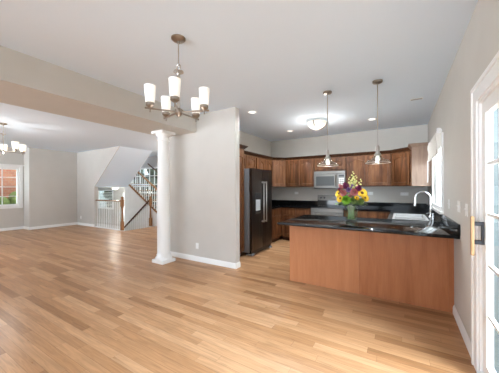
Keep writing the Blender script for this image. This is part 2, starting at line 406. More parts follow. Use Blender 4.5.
b = MB(); frame_xz(b, BX0, BX1, BZ0, BZ1, YH-.02, YH+.08, .06); b.build('window_frame', M['trim'], w3, True)
b = MB(); z = BZ0+.08
while z < BZ1-.1: b.box(BX0+.07, BX1-.07, YH+.02, YH+.06, z, z+.03); z += .075
b.build('blind', M['blind'], w3, True)
MB().box(BX0+.06, BX1-.06, YH+.068, YH+.072, BZ0+.06, BZ1-.06).build('glass_pane', M['pane'], w3, True)
d2 = sempty('door_2', 'white entry door with an arched glazed panel', 'door', ((AX0+AX1)/2, YH, FZ))
b = MB(); frame_xz(b, AX0, AX1, FZ, AZ1, YH-.02, YH+.10, .05); b.build('door_frame', M['trim'], d2, True)
arch = []; xc = (AX0+AX1)/2; rr = .13
for k in range(13): a = PI*k/12; arch.append((xc+rr*math.cos(a), .95+rr*math.sin(a)))
outer = [(AX1-.05, AZ1-.05)] + [(AX0+.05, AZ1-.05)]
b = MB()
b.box(AX0+.05, xc-rr, YH+.03, YH+.07, FZ, AZ1-.05); b.box(xc+rr, AX1-.05, YH+.03, YH+.07, FZ, AZ1-.05); b.box(xc-rr, xc+rr, YH+.03, YH+.07, FZ, -.2)
b.prism([(xc+rr,.95)] + arch + [(xc-rr, AZ1-.05), (xc+rr, AZ1-.05)], 'y', YH+.03, YH+.07)
b.build('door_panel', M['trim'], d2, True)
MB().box(xc-rr, xc+rr, YH+.048, YH+.052, -.2, .95+rr).build('glass_pane', M['pane'], d2, True)
# wall under the upper-going flight
XS0, SLOPE = -7.0, .61            # foot of the flight
def sz(x): return SLOPE*(XS0-x)
struct(MB().prism([(XS0,0),(XO-.2,0),(XO-.2,sz(XO-.2)-.05),(XS0-.1,0.02)], 'y', YC, YC+.06).build('wall_under_stair', M['carpet']))
struct(MB().box(XO-.2, -7.85, YC, YC+.06, FZ, 0).build('wall_stairwell_back', M['carpet']))

def newel(name, x, y, z, label=None, parent=None, h=1.14):
    prof_sq = .045
    b = MB()
    b.box(x-prof_sq, x+prof_sq, y-prof_sq, y+prof_sq, z, z+.30, .006)
    b.lathe([(.04,.30),(.045,.32),(.034,.34),(.04,.37),(.032,.44),(.026,.62),(.03,.74),(.041,.77),(.034,.79),(.044,.80)], (x,y,z), 16)
    b.box(x-prof_sq, x+prof_sq, y-prof_sq, y+prof_sq, z+.80, z+h-.10, .006)
    b.lathe([(.0,h-.10),(.03,h-.10),(.05,h-.085),(.052,h-.07),(.04,h-.055),(.048,h-.03),(.035,h-.008),(0,h)], (x,y,z), 16)
    return b.build('newel_post', M['oakz'], parent, True)
def baluster(x, y, z0, z1, parent):
    b = MB(); h = z1-z0
    b.box(x-.015, x+.015, y-.015, y+.015, z0, z0+.12*h)
    b.lathe([(.015,.12*h),(.011,.16*h),(.016,.2*h),(.012,.45*h),(.009,.9*h),(.009,h)], (x,y,z0), 8)
    b.build('baluster', M['trim'], parent, True)
# level guard railing along the opening
YG = YA + .06
g = thing('guard_railing', 'level oak handrail on white spindles guarding the stairwell beneath the sloped soffit', 'railing', (-8.7, YG, 0))
b = MB(); xs0, xs1 = XO+.01, -8.06
b.prism([(YG-.03,.965),(YG-.032,.985),(YG-.02,1.005),(YG+.02,1.005),(YG+.032,.985),(YG+.03,.965)], 'x', xs0, xs1); b.build('handrail', M['oak'], g, True)
b = MB(); b.box(xs0, xs1, YG-.03, YG+.03, 0, .018); b.build('shoe_rail', M['trim'], g, True)
for k in range(13): baluster(xs0+.09+k*(xs1-xs0-.15)/12.0*.98, YG, .018, .967, g)
newel('newel_post', -8.0, YG, 0, parent=g)
# flight down to the entry
sd = thing('staircase', 'short stair flight going down behind the level railing, with dark sloping handrail', 'staircase', (-8.7, 5.5, FZ))
n = 6; run = (-7.95 - XO + .1)/n
for k in range(1, n):
    x1 = -7.95 - (k-1)*run; zt = -k*abs(FZ)/n
    MB().box(x1-run-.02, x1, YA+.13, YC-.03, zt-.03, zt).build('tread', M['oak'], sd, True)
    MB().box(x1-run, x1-run+.015, YA+.13, YC-.03, zt-abs(FZ)/n, zt-.03).build('riser', M['trim'], sd, True)
YR2 = YC - .10
newel('newel_post', -8.05, YR2, 0, parent=sd, h=1.12)
b = MB(); b.tube([(-8.05, YR2, 1.0), (-9.75, YR2, -.22)], .033, 8); b.build('handrail', M['darkrail'], sd, True)
for k in range(12):
    x = -8.15 - k*.125; zt = 1.0 - (-8.05-x)*.718
    baluster(x, YR2, zt-.93, zt-.02, sd)
# flight going up to the landing
su = thing('staircase', 'stair flight climbing to the left before the tall grid window, with oak rail', 'staircase', (-8.4, 6.7, 0))
n = 8; rise = sz(XO+.1)/n; run = (XS0-(XO+.1))/n
for k in range(n):
    x1 = XS0 - k*run
    MB().box(x1-run-.02, x1+.02, YC+.06, YH-.01, (k+1)*rise-.03, (k+1)*rise).build('tread', M['oak'], su, True)
b = MB(); b.prism([(XS0-.02,.0),(XS0+.05,.0),(XO,sz(XO)+.05),(XO,sz(XO)-.01)], 'y', YC-.015, YC+.075); b.build('stringer', M['oak'], su, True)
b = MB(); b.tube([(-7.2, YC+.03, sz(-7.2)+.86), (XO, YC+.03, sz(XO)+.86)], .034, 8); b.build('handrail', M['oak'], su, True)
x = -7.3
while x > XO+.05:
    baluster(x, YC+.03, sz(x)+.03, sz(x)+.85, su); x -= .115
newel('newel_post', -7.1, YC+.03, 0, parent=su, h=1.15)
b = MB(); b.tube([(-7.2, YH-.08, sz(-7.2)+.9), (XO, YH-.08, sz(XO)+.9)], .03, 8); b.build('wall_handrail', M['darkrail'], su, True)
struct(MB().box(XO-1.3, XO, YC, YH, SZ+.12, SZ+.14).build('floor_landing', M['oak']))
# flush lamp of the entry
el = thing('flush_ceiling_light', 'white glass dome lamp glowing in the low entry beyond the level railing', 'ceiling light', (-10.85, 6.4, SZ))
MB().lathe([(0,0),(.17,0),(.17,-.02),(.15,-.03)], (0,0,0), 24).build('lamp_base', M['nickel'], el)
MB().lathe([(.15,-.025),(.145,-.06),(.11,-.095),(.05,-.115),(0,-.12)], (0,0,0), 24).build('glass_dome', M['bowl'], el)
ld = bpy.data.lights.new('entry_lamp', 'POINT'); ld.energy = 16; ld.color = (1,.93,.82); ld.shadow_soft_size = .12
lo = bpy.data.objects.new('entry_lamp', ld); COL.objects.link(lo); lo.parent = el; lo.location = (0,0,-.2)

hl = thing('flush_ceiling_light', 'unseen dome ceiling lamp added to brighten the stair soffit', 'ceiling light', (-6.0, 6.3, CZ))  # unseen lamp added to brighten the sloped soffit
MB().lathe([(0,0),(.17,0),(.17,-.02),(.15,-.03)], (0,0,0), 24).build('lamp_base', M['nickel'], hl)
MB().lathe([(.15,-.025),(.145,-.06),(.11,-.095),(.05,-.115),(0,-.12)], (0,0,0), 24).build('glass_dome', M['bowl'], hl)
ld = bpy.data.lights.new('hall_fill_lamp', 'POINT'); ld.energy = 32; ld.color = (1,.97,.93); ld.shadow_soft_size = .15
lo = bpy.data.objects.new('hall_fill_lamp', ld); COL.objects.link(lo); lo.parent = hl; lo.location = (0,0,-.4)

# ------------------------------------------------------------------ left room window
w1 = sempty('window_1', 'white framed grid window looking onto orange brick', 'window', (XW, 2.3, W1Z0))
b = MB(); frame_yz(b, W1Y0-.09, W1Y1+.09, W1Z0-.09, W1Z1+.09, XW, XW+.022, .09); b.box(XW, XW+.07, W1Y0-.12, W1Y1+.12, W1Z1+.08, W1Z1+.12); b.build('window_casing', M['trim'], w1, True)
b = MB(); frame_yz(b, W1Y0, W1Y1, W1Z0, W1Z1, XW-.12, XW-.02, .05)
ym = (W1Y0+W1Y1)/2 + .4; b.box(XW-.11, XW-.03, ym-.03, ym+.03, W1Z0+.05, W1Z1-.05); b.build('window_frame', M['trim'], w1, True)
b = MB()
for y in (ym-.62, 2.88): b.box(XW-.085, XW-.065, y-.012, y+.012, W1Z0+.05, W1Z1-.05)
for i in range(1, 4): z = W1Z0 + (W1Z1-W1Z0)*i/4; b.box(XW-.085, XW-.065, W1Y0+.05, W1Y1-.05, z-.012, z+.012)
b.build('muntin_grid', M['trim'], w1, True)
MB().box(XW-.077, XW-.073, W1Y0+.05, W1Y1-.05, W1Z0+.05, W1Z1-.05).build('glass_pane', M['pane'], w1, True)

# sliding glass door
d1 = sempty('door_1', 'white sliding glass patio door with grid muntins', 'door', (XR, 1.6, 0))
b = MB(); cw = .115
def casing(b, y0, y1, z0, z1):
    b.box(XR-.018, XR, y0, y1, z0, z1); 
b.box(XR-.018, XR, DY1-.01, DY1+cw, 0, DZ+cw); b.box(XR-.018, XR, DY0-cw, DY0+.01, 0, DZ+cw); b.box(XR-.018, XR, DY0+.01, DY1-.01, DZ-.01, DZ+cw)
b.box(XR-.027, XR-.018, DY1+cw-.03, DY1+cw, 0, DZ+cw); b.box(XR-.027, XR-.018, DY0-cw, DY1+cw-.03, DZ+cw-.03, DZ+cw)
b.build('door_casing', M['trim'], d1, True)
b = MB(); frame_yz(b, DY0, DY1, 0, DZ, XR-.005, XR+.12, .035); b.build('door_frame', M['trim'], d1, True)
MB().box(XR+.058, XR+T+.004, DY1-.047, DY1-.036, .04, DZ-.036).build('reflection_liner', M['reflection_tone'], d1, True)  # added liner, coloured like the grey reflection in the glass
def leaf(y0, y1, x0, name):
    b = MB(); frame_yz(b, y0, y1, .04, DZ-.035, x0, x0+.04, .095); p = b.build(name, M['trim'], d1, True)
    b = MB()
    for i in range(1, 3): y = y0+.095+(y1-y0-.19)*i/3; b.box(x0+.008, x0+.032, y-.011, y+.011, .13, DZ-.13)
    for i in range(1, 5): z = .13+(DZ-.26)*i/5; b.box(x0+.008, x0+.032, y0+.095, y1-.095, z-.011, z+.011)
    b.build('muntin_grid', M['trim'], p, True)
    MB().box(x0+.018, x0+.022, y0+.095, y1-.095, .13, DZ-.13).build('glass_pane', M['pane'], p, True)
    return p
leaf(1.53, DY1-.035, XR+.012, 'door_panel'); leaf(DY0+.035, 1.62, XR+.062, 'door_panel')
hd = MB(); hy = DY1-.082
for z in (1.0, 1.135): hd.box(XR-.042, XR+.012, hy-.012, hy+.012, z-.015, z+.015, .003)
hd.box(XR-.004, XR+.013, hy-.014, hy+.014, .985, 1.15, .003)
hb = hd.build('handle_bracket', M['iron'], d1, True); hb['label'] = 'dark metal handle brackets'
MB().box(XR-.064, XR-.042, hy-.016, hy+.016, .90, 1.19, .008, 2).build('handle_grip', M['grip'], hb, True)

# window over the sink
w4 = sempty('window_4', 'bright white window over the kitchen sink', 'window', (XR, 5.06, WZ0))
b = MB(); frame_yz(b, WY0-.075, WY1+.075, WZ0-.02, WZ1+.075, XR-.02, XR, .085); b.box(XR-.05, XR, WY0-.09, WY1+.09, WZ0-.03, WZ0); b.build('window_casing', M['trim'], w4, True)
b = MB(); frame_yz(b, WY0, WY1, WZ0, WZ1, XR+.03, XR+.11, .05); ym = (WY0+WY1)/2; b.box(XR+.03, XR+.10, ym-.04, ym+.04, WZ0+.05, WZ1-.05); b.build('window_frame', M['trim'], w4, True)
MB().box(XR+.065, XR+.069, WY0+.05, WY1-.05, WZ0+.05, WZ1-.05).build('glass_pane', M['pane'], w4, True)
va = thing('valance', 'white gathered fabric valance with rolled top over the sink window', 'valance', (XR, 5.06, 2.0))
b = MB()
ns = 36; ya, yb = WY0-.05, WY1+.05
pr = [(-.022,2.20),(-.06,2.21),(-.082,2.18),(-.085,2.12),(-.072,2.03),(-.080,1.94),(-.077,1.885),(-.062,1.885),(-.055,1.95),(-.022,2.0)]
rings = []
for i in range(ns+1):
    y = ya + (yb-ya)*i/ns; wv = .006*math.sin(i*1.9)
    rings.append([b.bm.verts.new((XR+px+(wv if 2 <= k <= 7 else 0), y, pz)) for k, (px, pz) in enumerate(pr)])
for r0, r1 in zip(rings, rings[1:]): b.bridge(r0, r1)
b.bm.faces.new(rings[0][::-1]); b.bm.faces.new(rings[-1])
b.build('valance_cloth', M['fabric'], va, True)
b = MB()
for y in (ya-.012, yb+.012):
    pts = [(XR-.05+ (.012+.026*(t/14))*math.cos(t*.62), y, 2.2 + (.012+.026*(t/14))*math.sin(t*.62)) for t in range(15)]
    b.tube(pts, .009, 6)
b.tube([(XR-.05, ya-.02, 2.2), (XR-.05, yb+.02, 2.2)], .012, 8)
b.build('scroll_rod', M['trim'], va, True)
wd = MB(); wd.tube([(XR-.085, WY1+.03, 1.9), (XR-.088, WY1+.03, 1.50)], .006, 6); wd.build('pull_wand', M['trim'], va, True)

# ------------------------------------------------------------------ column
CX, CYc = -3.90, 3.25
co = thing('column', 'round white column on a square plinth under the ceiling beam', 'column', (CX, CYc, 0))
MB().box(-.155,.155,-.155,.155,0,.06,.006).lathe([(.153,.06),(.155,.075),(.150,.10),(.138,.115),(.130,.125),(.132,.15),(.121,.17)], n=40).build('plinth', M['trim'], co)
pf = []
for k in range(25):
    t = k/24; pf.append((.119 - .018*max(0,(t-.3)/.7)**1.5, .165+t*(2.30-.165)))
MB().lathe(pf, n=48).build('shaft', M['trim'], co)
MB().lathe([(.101,2.30),(.114,2.305),(.114,2.325),(.103,2.33),(.103,2.375),(.12,2.39),(.142,2.42),(.148,2.435)], n=40).box(-.16,.16,-.16,.16,2.435,BZ,.005).build('capital', M['trim'], co)

# ------------------------------------------------------------------ cabinets
def outline(x0, x1, z0, z1, ins, rise, K=14):
    x0 += ins; x1 -= ins; z0 += ins; z1 -= ins
    pts = [(x0,z0),(x1,z0)]
    for k in range(K+1):
        s = 1 - 2*k/K; pts.append(((x0+x1)/2 + s*(x1-x0)/2, z1 - rise*(1-math.cos(min(1,abs(s)*1.15)*PI))/2))
    return pts
def door_mb(w, h, rise=0.0, t=.02):
    # local: spans x 0..w, z 0..h, front faces -y, back at y=0
    b = MB(); bm = b.bm
    st = min(.062, w*.2)
    loops = [(0,0,0.0),(0,0,-t+.004),(.004,0,-t),(st,rise,-t),(st+.003,rise,-t+.013),(st+.016,rise,-t+.013),(st+.040,rise*.95,-t+.001)]
    R = []
    for ins, rs, y in loops:
        R.append([bm.verts.new((x, y, z)) for x, z in outline(0, w, 0, h, ins, rs)])
    for a, c in zip(R, R[1:]): b.bridge(a, c)
    bm.faces.new(R[0]); bm.faces.new(R[-1][::-1])
    return b
def door(w, h, origin, rz, parent, rise=0.0, name='door', m='wood'):
    b = door_mb(w, h, rise)
    b.xform(Matrix.Translation(Vector(origin)) @ Matrix.Rotation(rz, 4, 'Z'))
    return b.build(name, M[m], parent, True)
FX = PI/2      # rotation for doors that face +x (local -y -> +x)
def crown_prof(s=1.0): return [(0,0),(.012,0),(.022,.02),(.055,.055),(.062,.07),(0,.07)]
UZ0, UZ1, CRZ = 1.437, 2.185, 2.25
YU = 6.53
def crown_run(parent, pts, z=UZ1, depth=.062, m='wooddark'):
    # crown along a polyline in plan; out = right-hand side normal
    b = MB(); bm = b.bm; pr = [(-.02,0),(.012,0),(.020,.016),(.05,.045),(.06,.052),(.06,.066),(-.02,.066)]
    P = [Vector((p[0],p[1],0)) for p in pts]; R = []
    for i, p in enumerate(P):
        ds = []
        if i > 0: ds.append((P[i]-P[i-1]).normalized())
        if i < len(P)-1: ds.append((P[i+1]-P[i]).normalized())
        ns_ = [Vector((d.y,-d.x,0)) for d in ds]
        nn = sum(ns_, Vector()).normalized(); k = 1/max(.3, nn.dot(ns_[0]))
        R.append([bm.verts.new(p + nn*k*o + Vector((0,0,z+h))) for o, h in pr])
    for a, c in zip(R, R[1:]): b.bridge(a, c)
    bm.faces.new(R[0]); bm.faces.new(R[-1])
    return b.build('crown', M[m], parent, True)
def toe(parent, *a): return MB().box(*a).build('toe_kick', M['wooddark'], parent, True)

# pantry
PF = -2.79
PY0, PY1 = YS+.135, 4.385
pc = thing('pantry_cabinet', 'tall brown wood pantry cabinet between the partition end and the refrigerator', 'cabinet', (-3.1, 4.06, 0))
MB().box(XK+.002, PF, PY0, PY1, .1, UZ1+.03, .003).build('body', M['wood'], pc, True)
toe(pc, XK+.002, PF-.06, PY0, PY1, 0, .1)
door(PY1-PY0-.06, 1.22, (PF, PY0+.03, .125), FX, pc); door(PY1-PY0-.06, .76, (PF, PY0+.03, 1.385), FX, pc, .05)
crown_run(pc, [(PF, PY0), (PF, PY1), (-3.05, PY1)], z=UZ1+.025)
# over-fridge cabinet
UL = -3.07
FY0, FY1 = 4.42, 5.345
oc = thing('wall_cabinet', 'brown two-door cabinet above the refrigerator', 'cabinet', (-3.2, 4.87, 1.83), group=None)
MB().box(XK+.002, UL, PY1+.003, FY1+.01, 1.83, UZ1, .003).build('body', M['wood'], oc, True)
for k in range(2): door(.44, .31, (UL, FY0+.01+k*.455, 1.85), FX, oc, .02)
crown_run(oc, [(UL, PY1+.01), (UL, FY1+.01)])
# left wall cabinet
lc = thing('wall_cabinet', 'brown wall cabinet on the left wall just past the refrigerator', 'cabinet', (-3.2, 5.8, UZ0))
MB().box(XK+.002, UL, FY1+.013, 6.245, UZ0, UZ1, .003).build('body', M['wood'], lc, True)
for k in range(2): door(.43, .69, (UL, FY1+.025+k*.44, UZ0+.02), FX, lc, .05)
crown_run(lc, [(UL, FY1+.013), (UL, 6.245)])
# left diagonal corner
DGx = -2.79
dl = thing('corner_cabinet', 'brown diagonal corner wall cabinet in the left kitchen corner', 'cabinet', (-3.1, 6.55, UZ0))
MB().prism([(XK+.002,6.248),(UL,6.248),(DGx,YU),(DGx,YB-.002),(XK+.002,YB-.002)], 'z', UZ0, UZ1).build('body', M['wood'], dl, True)
dg = Vector((DGx-UL, YU-6.248)); dL = dg.length
door(dL-.05, .69, (UL+dg.x/dL*.025, 6.248+dg.y/dL*.025, UZ0+.02), math.atan2(dg.y, dg.x), dl, .05)
crown_run(dl, [(UL, 6.248), (DGx, YU)])
# back wall uppers
def upper(x0, x1, z0, label, n=2, rise=.05):
    c = thing('wall_cabinet', label, 'cabinet', ((x0+x1)/2, YU+.16, z0))
    MB().box(x0+.001, x1-.001, YU, YB-.002, z0, UZ1, .003).build('body', M['wood'], c, True)
    wd_ = (x1-x0-.02)/n
    for k in range(n): door(wd_-.012, UZ1-z0-.045, (x0+.01+k*wd_+.006, YU, z0+.022), 0, c, rise)
    crown_run(c, [(x0, YU), (x1, YU)])
    return c
MX0, MX1 = -1.963, -1.178
upper(DGx, MX0, UZ0, 'brown two-door wall cabinet left of the microwave')
upper(MX0, MX1, 1.835, 'short brown two-door cabinet directly above the microwave', rise=.03)
RGx = -.20
upper(MX1, RGx, UZ0, 'brown two-door wall cabinet right of the microwave, behind the flowers')
# right diagonal corner and right wall cabinet
XU = XR-.33
dr = thing('corner_cabinet', 'brown diagonal corner wall cabinet in the right kitchen corner', 'cabinet', (.2, 6.55, UZ0))
dy = 6.18
MB().prism([(RGx+.002,YU),(XU,dy),(XR-.002,dy),(XR-.002,YB-.002),(RGx+.002,YB-.002)], 'z', UZ0, UZ1).build('body', M['wood'], dr, True)
dg = Vector((XU-RGx, dy-YU)); dL = dg.length
door(dL-.06, .69, (RGx+dg.x/dL*.03, YU+dg.y/dL*.03, UZ0+.02), math.atan2(dg.y, dg.x), dr, .05)
crown_run(dr, [(RGx, YU), (XU, dy)])
rc = thing('wall_cabinet', 'wall cabinet beside the sink window showing its end panel coloured as window-lit wood', 'cabinet', (.33, 5.98, UZ0))
RY = 5.79
MB().box(XU, XR-.002, RY, dy-.002, UZ0, UZ1, .003).build('body', M['wood'], rc, True)
b = MB(); b.box(XU-.003, XR-.002, RY-.012, RY, UZ0-.004, UZ1+.002); ep = b.build('end_panel', M['lit_endpanel'], rc, True); ep['label'] = 'wood end panel with window light put into its pale pinkish colour'
b = door_mb(dy-RY-.03, .69, .05); b.xform(Matrix.Translation((XU, dy-.015, UZ0+.02)) @ Matrix.Rotation(-PI/2, 4, 'Z')); b.build('door', M['wood'], rc, True)
crown_run(rc, [(XU, dy-.002), (XU, RY-.012), (XR-.064, RY-.012)], m='lit_endpanel')

# base cabinets
CT, CU = .92, .885
YF = 6.24        # back run front
def base_back(x0, x1, label, drawer=True, n=2):
    c = thing('base_cabinet', label, 'cabinet', ((x0+x1)/2, 6.55, 0))
    MB().box(x0+.001, x1-.001, YF, YB-.002, .1, CU-.001, .003).build('body', M['wood'], c, True)
    toe(c, x0+.001, x1-.001, YF+.06, YB-.002, 0, .1)
    wd_ = (x1-x0-.02)/n
    for k in range(n):
        xx = x0+.01+k*wd_+.006
        door(wd_-.012, .56, (xx, YF, .12), 0, c, 0)
        b = MB(); b.box(xx, xx+wd_-.012, YF-.02, YF, .70, .865, .004); b.build('drawer', M['wood'], c, True)
    return c
lb = thing('base_cabinet', 'brown base cabinet on the left wall between refrigerator and corner', 'cabinet', (-3.1, 5.8, 0))
LBX = -2.80
MB().box(XK+.002, LBX, FY1+.013, YB-.002, .1, CU-.001, .003).build('body', M['wood'], lb, True)
toe(lb, XK+.002, LBX-.06, FY1+.013, YF-.003, 0, .1)
for k in range(2):
    door(.42, .56, (LBX, FY1+.025+k*.435, .12), FX, lb); MB().box(LBX, LBX+.02, FY1+.025+k*.435, FY1+.445+k*.435, .70, .865, .004).build('drawer', M['wood'], lb, True)
base_back(LBX+.024, MX0-.005, 'brown base cabinets left of the range in the kitchen corner', n=2)
base_back(MX1+.005, -.165, 'brown base cabinet right of the range, behind the flowers', n=2)
rb = thing('base_cabinet', 'base cabinet run beneath the sink along the window wall', 'cabinet', (.17, 5.5, 0))
RBX = -.16
MB().box(RBX, XR-.002, 4.425, YB-.002, .1, .66, .003).box(RBX, RBX+.03, 4.425, YB-.002, .66, CU-.001).build('body', M['wood'], rb, True)
toe(rb, RBX+.06, XR-.002, 4.425, YB-.002, 0, .1)
for k in range(4):
    b = door_mb(.44, .70, 0); b.xform(Matrix.Translation((RBX, 6.2-k*.455, .12)) @ Matrix.Rotation(-PI/2, 4, 'Z')); b.build('door', M['wood'], rb, True)

# peninsula
PXL, PYF, PYB = -1.462, 3.576, 4.20
pn = thing('peninsula_cabinet', 'long wood paneled peninsula base facing the dining floor', 'cabinet', (-.48, 3.9, 0))
MB().box(PXL+.012, XR-.003, PYF+.012, PYB, .0, CU-.001).build('body', M['wood'], pn, True)
SEAM = -.486
MB().box(PXL, SEAM-.001, PYF, PYF+.012, 0, CU-.001).box(PXL, PXL+.012, PYF+.012, PYB, 0, CU-.001).build('back_panel', M['panel'], pn, True)
o_ = MB().box(SEAM+.001, XR-.05, PYF, PYF+.012, 0, CU-.001).build('back_panel', M['paneld'], pn, True); o_['label'] = 'redder right-hand panel'
MB().box(XR-.05, XR-.003, PYF-.008, PYF+.012, 0, CU-.001, .002).build('filler_strip', M['paneld'], pn, True)

# countertops
ct = thing('countertop', 'black granite countertop of the peninsula, turning along the sink wall', 'countertop', (-.5, 3.9, CU))
SX0, SX1, SY0, SY1 = -.115, .325, 4.46, 5.42
YP0, YP1 = 3.225, 4.42
XL = -1.505
b = MB()
b.box(XL, XR-.001, YP0, YP1, CU, CT, .006, 2)
RX0 = RBX-.035
for q in ((RX0, SX0, YP1-.001, YB-.002), (SX1, XR-.001, YP1-.001, YB-.002), (SX0, SX1, YP1-.001, SY0), (SX0, SX1, SY1, YB-.002)): b.box(*q, CU, CT)
b.box(MX1+.004, RX0+.001, YF-.035, YB-.002, CU, CT)
b.build('slab', M['granite'], ct, True)
b = MB(); b.box(XR-.021, XR-.001, 3.21, YB-.022, CT, 1.035, .003); b.box(MX1+.004, XR-.021, YB-.022, YB-.002, CT, 1.05)
b.build('backsplash_strip', M['granite'], ct, True)
c2 = thing('countertop', 'black granite countertop in the left corner between refrigerator and range', 'countertop', (-2.7, 6.5, CU))
b = MB(); b.box(XK+.002, MX0-.004, YF-.035, YB-.002, CU, CT, .004); b.box(XK+.002, LBX+.035, FY1+.013, YF-.035, CU, CT, .004); b.build('slab', M['granite'], c2, True)
b = MB(); b.box(XK+.022, MX0-.004, YB-.022, YB-.002, CT, 1.05); b.box(XK+.002, XK+.022, FY1+.013, YB-.002, CT, 1.05); b.build('backsplash_strip', M['granite'], c2, True)

# sink
sk = thing('sink', 'stainless double-bowl sink set in the black counter below the window', 'sink', ((SX0+SX1)/2, (SY0+SY1)/2, CT))
b = MB(); frame_t = .022; x0, x1, y0, y1 = SX0-.018, SX1+.018, SY0-.018, SY1+.018; ymid = SY0+.40
for q in ((x0, SX0+.012, y0, y1), (SX1-.012, x1, y0, y1), (SX0+.012, SX1-.012, y0, SY0+.012), (SX0+.012, SX1-.012, SY1-.012, y1), (SX0+.012, SX1-.012, ymid-.018, ymid+.018)): b.box(*q, CT+.0005, CT+.006, .002)
b.build('rim', M['sinksteel'], sk, True)
for (ya_, yb_) in ((SY0+.012, ymid-.018), (ymid+.018, SY1-.012)):
    b = MB(); xa, xb = SX0+.012, SX1-.012; zb = .70
    b.box(xa-.004, xa, ya_, yb_, zb, CT); b.box(xb, xb+.004, ya_, yb_, zb, CT); b.box(xa, xb, ya_-.004, ya_, zb, CT); b.box(xa, xb, yb_, yb_+.004, zb, CT); b.box(xa-.004, xb+.004, ya_-.004, yb_+.004, zb-.004, zb)
    bw = b.build('bowl', M['sinksteel'], sk, True)
    MB().lathe([(0,.002),(.03,.002),(.042,.004),(.045,0)], ((xa+xb)/2, (ya_+yb_)/2, zb), 20).build('drain', M['chrome'], bw, True)
# faucet
FXc, FYc = .395, 4.98
fa = thing('faucet', 'tall chrome gooseneck faucet behind the sink', 'faucet', (FXc, FYc, CT))
MB().lathe([(0,0),(.032,0),(.032,.008),(.024,.015),(.021,.06),(.02,.13),(.014,.14),(0,.14)], n=20).build('base', M['chrome'], fa)
pts = [(0,0,.13),(0,0,.27)] + [(-.105+.105*math.cos(a), 0, .31+.105*math.sin(a)) for a in [PI*k/12 for k in range(0,13)]] + [(-.213,0,.26)]
MB().tube(pts, .0145, 12).build('spout', M['chrome'], fa)
MB().tube([(-.2125,0,.275),(-.215,0,.18)], [.016,.019], 12).build('spray_head', M['chrome'], fa)
MB().tube([(0,-.015,.09),(-.0,-.06,.10),(-.0,-.11,.15)], [.012,.009,.006], 10).build('lever', M['chrome'], fa)
sp = thing('soap_dispenser', 'small chrome soap dispenser beside the faucet at the window wall', 'soap dispenser', (.40, 4.66, CT))
MB().lathe([(0,0),(.022,0),(.022,.01),(.013,.02),(.011,.07),(.015,.075),(.015,.09),(0,.095)], n=16).build('base', M['chrome'], sp)
MB().tube([(0,0,.085),(-.04,0,.10),(-.085,0,.085)], .007, 8).build('nozzle', M['chrome'], sp)

# ------------------------------------------------------------------ refrigerator
FF = -2.62
fr = thing('refrigerator', 'dark stainless side-by-side refrigerator with ice dispenser', 'refrigerator', (-3.0, 4.88, 0))
FT = 1.81
MB().box(XK+.02, FF-.07, FY0, FY1, .06, FT, .006).build('body', M['sidegrey'], fr, True)
SPL = 4.895
def fdoor(y0, y1):
    b = MB(); n = 10; P = []
    for k in range(n+1):
        s = k/n; y = y0+(y1-y0)*s; P.append((FF - .012 + .012*(1-(2*s-1)**2), y))
    poly = [(FF-.068, y0)] + P + [(FF-.068, y1)]
    b.prism(poly, 'z', .11, FT+.005); return b
fd = fdoor(FY0, SPL-.004).build('freezer_door', M['darksteel'], fr, True)
rd = fdoor(SPL+.004, FY1).build('fresh_food_door', M['darksteel'], fr, True)
b = MB(); b.box(FF-.01, FF+.006, 4.535, 4.775, .86, 1.30, .004); dp = b.build('dispenser', M['black'], fd, True)
MB().box(FF+.004, FF+.011, 4.56, 4.75, .93, 1.16, .003).build('dispenser_recess', M['plate2'], dp, True)
MB().box(FF+.004, FF+.013, 4.545, 4.765, .865, .90, .003).build('drip_tray', M['steel'], dp, True)
for (y, pa) in ((SPL-.06, fd), (SPL+.06, rd)):
    b = MB(); b.box(FF+.04, FF+.062, y-.014, y+.014, .66, 1.55, .006, 2)
    for z in (.68, 1.53): b.box(FF-.005, FF+.045, y-.012, y+.012, z-.018, z+.018, .004)
    b.build('handle', M['chrome2'], pa, True)
MB().box(FF-.10, FF-.035, FY0+.01, FY1-.01, .02, .105, .004).build('kick_grille', M['black'], fr, True)
for y in (FY0+.05, FY1-.05): MB().box(FF-.16, FF-.01, y-.055, y+.055, 0, .045, .006).build('foot', M['sidegrey'], fr, True)

# ------------------------------------------------------------------ range
rg = thing('range', 'stainless freestanding range with black glass cooktop on the back wall', 'range', (-1.57, 6.5, 0))
ra, rbx = MX0+.003, MX1-.003
MB().box(ra, rbx, YF-.01, YB-.01, .02, .905, .003).build('body', M['black'], rg, True)
MB().box(ra-.001, rbx+.001, YF-.045, YB-.08, .905, .925, .004).build('cooktop', M['blackglass'], rg, True)
b = MB(); b.prism([(YB-.075,1.075),(YB-.005,1.075),(YB-.005,1.215),(YB-.055,1.215)], 'x', ra, rbx); bgd = b.build('backguard', M['steel'], rg, True)
MB().box(ra, rbx, YB-.075, YB-.005, .926, 1.073).build('backguard_base', M['blackglass'], bgd, True)
b = MB(); b.box(-1.50, -1.40, YB-.078, YB-.06, 1.125, 1.165); b.build('clock_display', M['blackglass'], bgd, True)
for x in (-1.86, -1.77, -1.38, -1.29):
    MB().cyl((x, YB-.093, 1.14), (x, YB-.055, 1.145), .02, 16).build('knob', M['black'], bgd, True)
MB().box(ra, rbx, YF-.045, YF-.01, .80, .90, .004).build('front_strip', M['steel'], rg, True)
od = MB().box(ra+.004, rbx-.004, YF-.05, YF-.01, .22, .79, .006).build('oven_door', M['steel'], rg, True)
MB().box(ra+.12, rbx-.12, YF-.053, YF-.048, .33, .62).build('oven_window', M['blackglass'], od, True)
b = MB(); b.tube([(ra+.05,YF-.095,.745),(rbx-.05,YF-.095,.745)], .013, 10)
for x in (ra+.08, rbx-.08): b.box(x-.012, x+.012, YF-.095, YF-.045, .733, .757)
b.build('oven_handle', M['steel'], od, True)
MB().box(ra+.004, rbx-.004, YF-.05, YF-.01, .06, .21, .006).build('storage_drawer', M['steel'], rg, True)
